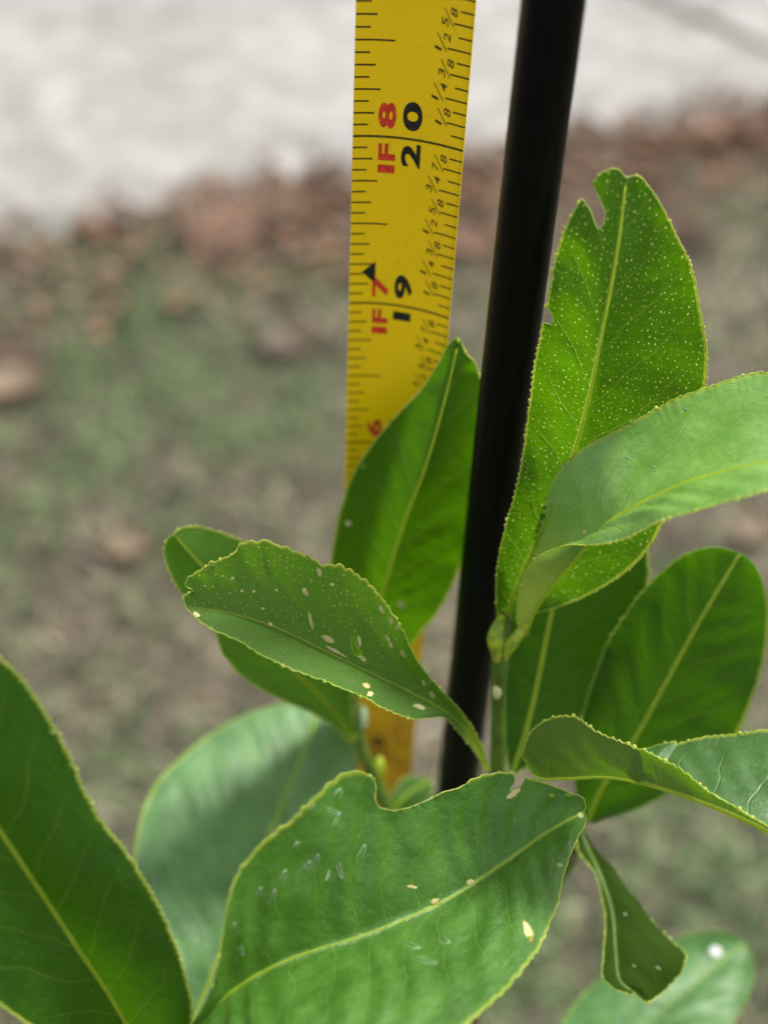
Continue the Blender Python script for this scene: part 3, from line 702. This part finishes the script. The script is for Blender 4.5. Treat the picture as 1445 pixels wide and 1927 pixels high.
# F: broad bluish leaf, out of focus
leaf(m_blue, [(330, 2010, 196), (400, 1830, 208), (460, 1680, 220), (510, 1565, 230), (545, 1480, 237), (578, 1400, 244), (602, 1332, 249)],
     [(318, 2010, 196), (278, 1850, 203), (254, 1700, 212), (256, 1590, 220), (285, 1490, 228), (345, 1423, 235), (420, 1367, 242), (500, 1334, 247), (560, 1324, 249), (600, 1330, 249)],
     [(345, 2010, 196), (450, 1950, 204), (560, 1800, 218), (640, 1650, 230), (670, 1500, 240), (669, 1400, 246), (648, 1354, 249), (606, 1331, 249)],
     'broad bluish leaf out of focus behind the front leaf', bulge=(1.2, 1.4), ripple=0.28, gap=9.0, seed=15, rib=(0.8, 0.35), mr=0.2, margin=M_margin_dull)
# G: large leaf at the left edge
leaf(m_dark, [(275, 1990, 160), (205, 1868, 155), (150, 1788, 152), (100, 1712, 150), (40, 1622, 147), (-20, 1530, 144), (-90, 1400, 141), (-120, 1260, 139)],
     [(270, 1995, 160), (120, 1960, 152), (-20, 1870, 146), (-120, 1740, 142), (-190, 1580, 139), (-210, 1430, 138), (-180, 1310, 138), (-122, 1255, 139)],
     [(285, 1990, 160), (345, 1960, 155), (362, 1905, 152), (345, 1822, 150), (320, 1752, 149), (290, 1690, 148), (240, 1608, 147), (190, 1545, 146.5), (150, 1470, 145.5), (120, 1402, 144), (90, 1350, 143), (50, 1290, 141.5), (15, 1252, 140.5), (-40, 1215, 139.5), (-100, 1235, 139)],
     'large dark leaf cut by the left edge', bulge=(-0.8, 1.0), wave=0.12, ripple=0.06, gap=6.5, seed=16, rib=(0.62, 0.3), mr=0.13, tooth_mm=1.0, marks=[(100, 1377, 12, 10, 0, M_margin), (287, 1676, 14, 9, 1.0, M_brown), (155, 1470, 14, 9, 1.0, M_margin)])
# H: big front leaf
leaf(m_front, [(330, 1975, 151), (372, 1925, 151.5), (420, 1880, 152), (485, 1835, 153), (560, 1800, 154.5), (680, 1762, 157), (780, 1722, 160), (860, 1682, 163), (950, 1622, 167), (1040, 1560, 171.5), (1098, 1528, 174)],
     [(326, 1970, 150.5), (375, 1905, 150.5), (402, 1845, 149), (418, 1770, 147.5), (430, 1700, 146.5), (452, 1640, 146.5), (492, 1590, 147.5), (540, 1550, 149), (590, 1503, 150.5), (625, 1472, 152), (665, 1452, 153.5), (700, 1462, 155.5), (730, 1480, 157), (790, 1492, 160), (860, 1478, 162.5), (905, 1461, 165), (950, 1454, 167), (985, 1462, 168.5), (1030, 1476, 171), (1070, 1492, 172.5), (1097, 1502, 173.5), (1102, 1522, 174)],
     [(335, 1980, 150.5), (450, 2010, 141), (620, 2005, 137), (800, 1968, 139), (900, 1910, 144), (960, 1852, 148.5), (1010, 1785, 154), (1045, 1710, 161), (1062, 1640, 165.5), (1082, 1585, 169), (1102, 1545, 173), (1100, 1530, 174)],
     'big front leaf with a notch in its upper edge', n=300, m=22, skew=(0.3, 1.15), bulge=(-0.6, 0.8), ripple=0.26, gap=4.6, slope=0.75, seed=17, rib=(0.62, 0.14), mr=0.13, tooth_mm=2.2, teeth=0.35,
     cuts=[[(697, 1440), (704, 1462), (708, 1485), (704, 1505), (714, 1520), (740, 1526), (770, 1520), (800, 1508), (835, 1490), (860, 1484), (884, 1472), (906, 1460), (906, 1430)],
           [(962, 1440), (969, 1470), (958, 1486), (962, 1491), (973, 1487), (981, 1477), (986, 1468), (988, 1450), (982, 1440)]],
     marks=[(992, 1750, 26, 12, 1.2, M_scar), (999, 1768, 6, 11, 0.3, M_brown), (966, 1494, 26, 8, -0.6, M_scar), (1038, 1497, 12, 7, 0.3, M_margin), (1070, 1496, 14, 7, 0.3, M_margin), (908, 1897, 20, 16, 0, M_margin), (948, 1858, 9, 8, 0, M_margin), (1053, 1628, 12, 10, 0, M_margin), (1092, 1572, 12, 10, 0, M_margin), (1092, 1534, 13, 11, 0, M_margin), (1040, 1715, 10, 8, 0, M_margin),
            (776, 1779, 26, 6, 0.4, M_gloss), (833, 1768, 24, 8, 0.5, M_gloss), (800, 1808, 44, 5, 0.25, M_gloss), (885, 1660, 11, 8, -0.4, M_scar), (818, 1696, 14, 8, -0.4, M_scar), (775, 1669, 16, 4, 0.1, M_scar),
            (578, 1632, 22, 6, -1.0, M_gloss), (595, 1620, 22, 5, -1.2, M_gloss), (617, 1648, 5, 22, 0.3, M_gloss), (640, 1640, 26, 4, 1.3, M_gloss), (533, 1650, 24, 6, -1.1, M_gloss), (512, 1690, 30, 4, -1.2, M_gloss), (680, 1606, 30, 6, -1.1, M_gloss), (557, 1593, 16, 5, -1.1, M_gloss), (633, 1545, 30, 4, -1.2, M_gloss), (637, 1494, 18, 8, -1.0, M_gloss), (628, 1528, 24, 4, 0.3, M_gloss), (487, 1680, 18, 4, -1.1, M_gloss), (440, 1745, 14, 4, -1.2, M_gloss), (588, 1520, 12, 4, -1.0, M_gloss), (602, 1495, 10, 4, -1.0, M_gloss), (455, 1790, 16, 4, 1.2, M_gloss)])
# I: curled leaf at the right
leaf(m_olive, [(1530, 1612, 158), (1445, 1568, 161), (1390, 1541, 163), (1330, 1516, 165.5), (1230, 1482, 170), (1150, 1464, 174), (1060, 1467, 178), (1010, 1464, 180), (984, 1428, 181)],
     [(1535, 1605, 157), (1445, 1557, 159), (1350, 1502, 162.5), (1280, 1450, 166), (1200, 1410, 170), (1120, 1376, 174), (1080, 1350, 176.5), (1040, 1351, 178.5), (1002, 1374, 180), (982, 1420, 181)],
     [(1560, 1560, 162), (1540, 1400, 170), (1445, 1374, 174), (1350, 1386, 177), (1255, 1402, 180), (1150, 1430, 182), (1060, 1450, 183), (1005, 1450, 183), (986, 1428, 181)],
     'leaf curled over at the right showing its olive underside', bulge=(0.9, -1.0), ripple=0.12, gap=5.0, seed=18, rib=(0.5, 0.2), mr=0.20, tooth_mm=1.1)
# J: oval dark leaf at the right
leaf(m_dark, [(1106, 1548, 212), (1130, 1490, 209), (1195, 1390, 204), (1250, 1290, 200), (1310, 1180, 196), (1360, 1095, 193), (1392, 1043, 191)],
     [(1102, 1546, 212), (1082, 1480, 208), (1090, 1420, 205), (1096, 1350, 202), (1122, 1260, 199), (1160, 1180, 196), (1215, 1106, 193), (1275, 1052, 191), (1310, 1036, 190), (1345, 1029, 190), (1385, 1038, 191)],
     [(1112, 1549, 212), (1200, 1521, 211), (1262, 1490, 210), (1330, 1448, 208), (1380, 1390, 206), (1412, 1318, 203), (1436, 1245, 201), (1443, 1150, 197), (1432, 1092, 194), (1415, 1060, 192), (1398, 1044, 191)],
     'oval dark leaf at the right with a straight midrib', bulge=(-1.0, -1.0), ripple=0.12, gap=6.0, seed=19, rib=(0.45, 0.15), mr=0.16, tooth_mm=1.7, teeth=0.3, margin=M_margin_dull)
# K: pale leaf reaching right
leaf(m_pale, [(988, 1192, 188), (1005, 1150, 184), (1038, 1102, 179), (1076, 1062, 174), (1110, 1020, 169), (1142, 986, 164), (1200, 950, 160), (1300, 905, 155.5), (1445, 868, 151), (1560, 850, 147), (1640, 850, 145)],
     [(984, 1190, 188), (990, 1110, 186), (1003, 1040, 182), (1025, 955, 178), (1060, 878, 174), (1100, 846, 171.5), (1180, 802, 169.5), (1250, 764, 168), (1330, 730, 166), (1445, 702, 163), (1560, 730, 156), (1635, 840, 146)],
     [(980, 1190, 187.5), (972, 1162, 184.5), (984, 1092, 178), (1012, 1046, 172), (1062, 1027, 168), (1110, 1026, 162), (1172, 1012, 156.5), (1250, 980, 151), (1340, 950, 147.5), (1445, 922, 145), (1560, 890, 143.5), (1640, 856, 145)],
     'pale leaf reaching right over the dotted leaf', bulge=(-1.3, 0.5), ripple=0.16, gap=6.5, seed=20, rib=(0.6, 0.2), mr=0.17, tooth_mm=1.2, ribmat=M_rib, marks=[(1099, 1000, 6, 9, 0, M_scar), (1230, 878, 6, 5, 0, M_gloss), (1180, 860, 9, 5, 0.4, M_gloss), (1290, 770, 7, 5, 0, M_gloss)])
# L: leaf behind the stem
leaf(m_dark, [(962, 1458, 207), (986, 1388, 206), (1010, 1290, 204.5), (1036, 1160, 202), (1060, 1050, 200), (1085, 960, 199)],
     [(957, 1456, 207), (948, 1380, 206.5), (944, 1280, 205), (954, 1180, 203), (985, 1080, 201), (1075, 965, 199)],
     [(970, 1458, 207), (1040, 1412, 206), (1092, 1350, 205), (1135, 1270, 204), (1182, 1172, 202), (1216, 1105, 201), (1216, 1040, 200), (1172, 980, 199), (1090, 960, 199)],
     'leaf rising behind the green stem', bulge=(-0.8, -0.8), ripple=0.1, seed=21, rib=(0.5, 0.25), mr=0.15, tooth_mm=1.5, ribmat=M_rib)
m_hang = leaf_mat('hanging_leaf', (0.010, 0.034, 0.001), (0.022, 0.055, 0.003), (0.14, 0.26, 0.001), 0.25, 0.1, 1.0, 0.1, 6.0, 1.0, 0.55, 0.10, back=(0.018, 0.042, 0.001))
# M: hanging curled leaf
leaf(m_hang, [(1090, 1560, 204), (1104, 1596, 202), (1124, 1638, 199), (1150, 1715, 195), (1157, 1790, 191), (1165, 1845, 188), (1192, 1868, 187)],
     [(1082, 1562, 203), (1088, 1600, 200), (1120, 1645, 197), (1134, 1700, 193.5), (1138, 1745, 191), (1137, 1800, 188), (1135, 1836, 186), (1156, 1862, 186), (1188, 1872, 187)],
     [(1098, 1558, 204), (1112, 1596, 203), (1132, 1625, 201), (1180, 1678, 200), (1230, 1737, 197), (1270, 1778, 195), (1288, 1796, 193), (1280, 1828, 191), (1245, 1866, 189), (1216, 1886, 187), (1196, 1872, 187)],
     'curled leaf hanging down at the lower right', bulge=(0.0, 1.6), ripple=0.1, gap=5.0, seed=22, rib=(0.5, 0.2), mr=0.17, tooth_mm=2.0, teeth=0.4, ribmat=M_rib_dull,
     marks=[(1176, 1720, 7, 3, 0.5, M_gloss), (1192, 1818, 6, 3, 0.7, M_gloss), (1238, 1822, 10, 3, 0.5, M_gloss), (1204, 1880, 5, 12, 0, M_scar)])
# N: blurred leaf at the bottom right
leaf(m_blue, [(1150, 2010, 228), (1230, 1918, 233), (1310, 1850, 238), (1370, 1800, 243), (1402, 1776, 245)],
     [(1140, 2005, 228), (1050, 1965, 226), (1065, 1915, 228), (1115, 1856, 232), (1200, 1798, 237), (1300, 1759, 242), (1360, 1753, 244), (1398, 1772, 245)],
     [(1160, 2012, 228), (1320, 1990, 230), (1392, 1900, 236), (1416, 1845, 240), (1413, 1800, 243), (1405, 1780, 245)],
     'blurred leaf at the bottom right with a white dropping', bulge=(-1.0, -1.0), ripple=0.15, gap=8.0, seed=23, rib=(0.5, 0.2), mr=0.2, margin=M_margin_dull, ribmat=M_rib_dull, marks=[(1345, 1790, 25, 21, 0.3, M_white)])

# stems
soil = Vector((base_xy.x, base_xy.y, 0))
trunk_pts = [soil + Vector((0, 0, -0.02)), soil + Vector((0.002, 0.002, 0.12)), soil + Vector((-0.002, -0.001, 0.24)), P(925, 1700, 222), P(932, 1560, 206), P(936, 1470, 199.5), P(937, 1400, 196), P(938, 1300, 191.5), P(941, 1240, 189.5), P(943, 1205, 188.8), P(946, 1176, 188.8), P(949, 1150, 188.6)]
tube_obj('trunk', trunk_pts[:5], [0.0042, 0.0038, 0.003, 0.0019, 0.00135], M_bark, plant, 14, 60, 0.1)
tube_obj('stem', trunk_pts[4:], [0.0014, 0.00115, 0.0011, 0.0011, 0.0013, 0.0015, 0.0011, 0.0005], M_stem, plant, 14, 60, 0.08)
def blob(name, px, py, z, rx, ry, rz, mat, seed, rough=0.14):
    bm = bmesh.new(); bmesh.ops.create_icosphere(bm, subdivisions=4, radius=1.0); c = P(px, py, z)
    for v in bm.verts:
        q = v.co * (1 + rough * noise.noise(v.co * 1.6 + Vector((seed, 0, 0))) + rough * 0.4 * noise.noise(v.co * 4.0 + Vector((0, seed, 0))))
        v.co = c + _R * (q.x * rx * 0.001) + _U * (q.y * ry * 0.001) - _F * (q.z * rz * 0.001)
    me = bpy.data.meshes.new(name); bm.to_mesh(me); bm.free(); smooth(me)
    return link_mesh(name, me, c, plant, [mat])
tube_obj('node', [P(939, 1250, 189.3), P(934, 1222, 188.2), P(932, 1198, 187.6), P(938, 1176, 187.8), P(945, 1158, 188.2)], [0.0006, 0.0010, 0.0011, 0.0008, 0.0005], M_node, plant, 14, 40, 0.16)
tube_obj('leaf_joint', [P(945, 1245, 189.2), P(957, 1218, 188.0), P(972, 1198, 187.2), P(985, 1182, 187.0), P(992, 1160, 186)], [0.0006, 0.0008, 0.0008, 0.0007, 0.0005], M_node, plant, 14, 40, 0.25)
blob('leaf_scar', 935, 1301, 190.4, 0.62, 1.15, 0.6, M_scarpale, 2)
tw = lambda pts, r, mat=M_stem, name='twig': tube_obj(name, pts, r, mat, plant, 10, 40, 0.06)
tw([P(665, 1300, 224), P(668, 1350, 226), P(682, 1410, 228), P(708, 1475, 231), P(735, 1535, 234), P(800, 1750, 240), soil + Vector((-0.001, 0, 0.19))], [0.0009, 0.0011, 0.0011, 0.0012, 0.0014, 0.0018, 0.0022])
tw([P(1093, 1558, 205), P(1080, 1600, 209), P(1020, 1690, 216), P(950, 1800, 228)], [0.0010, 0.0013, 0.0014, 0.0016])
tw([P(962, 1456, 207), P(950, 1480, 205), P(935, 1500, 203)], [0.0006, 0.0007, 0.0009])
tw([P(330, 1975, 151.3), P(420, 2080, 170), P(700, 2150, 215), soil + Vector((0, 0, 0.22))], [0.0009, 0.0011, 0.0014, 0.0018])
tw([P(275, 1990, 160), P(380, 2100, 180), P(650, 2180, 225), soil + Vector((0, 0, 0.20))], [0.0009, 0.0011, 0.0014, 0.0018])
tw([P(330, 2010, 196), P(450, 2100, 225), P(680, 2200, 250), soil + Vector((0, 0, 0.17))], [0.0009, 0.0011, 0.0014, 0.0018])
tw([P(1150, 2010, 228), P(1080, 2100, 240), P(980, 2200, 255), soil + Vector((0, 0, 0.18))], [0.0009, 0.0011, 0.0014, 0.0018])
tw([P(1530, 1612, 158), P(1640, 1800, 175), P(1500, 2200, 225), soil + Vector((0, 0, 0.21))], [0.0009, 0.0011, 0.0014, 0.0018])
blob('bud', 714, 1442, 229, 0.9, 1.8, 0.8, M_node, 7)
blob('bud', 684, 1352, 224, 0.7, 2.0, 0.7, M_gloss, 9)
blob('bud', 1079, 1614, 207, 0.8, 0.7, 0.7, M_bark, 8)
# small fresh shoot behind the notch
leaf(m_back, [(735, 1535, 236), (760, 1500, 238), (790, 1478, 241), (812, 1470, 243)], [(733, 1530, 236), (742, 1490, 238), (765, 1462, 241), (808, 1466, 243)], [(740, 1540, 236), (785, 1520, 238), (812, 1495, 241), (814, 1474, 243)],
     'tiny new leaf behind the notch', n=60, m=6, seed=30, rib=(0.3, 0.1))
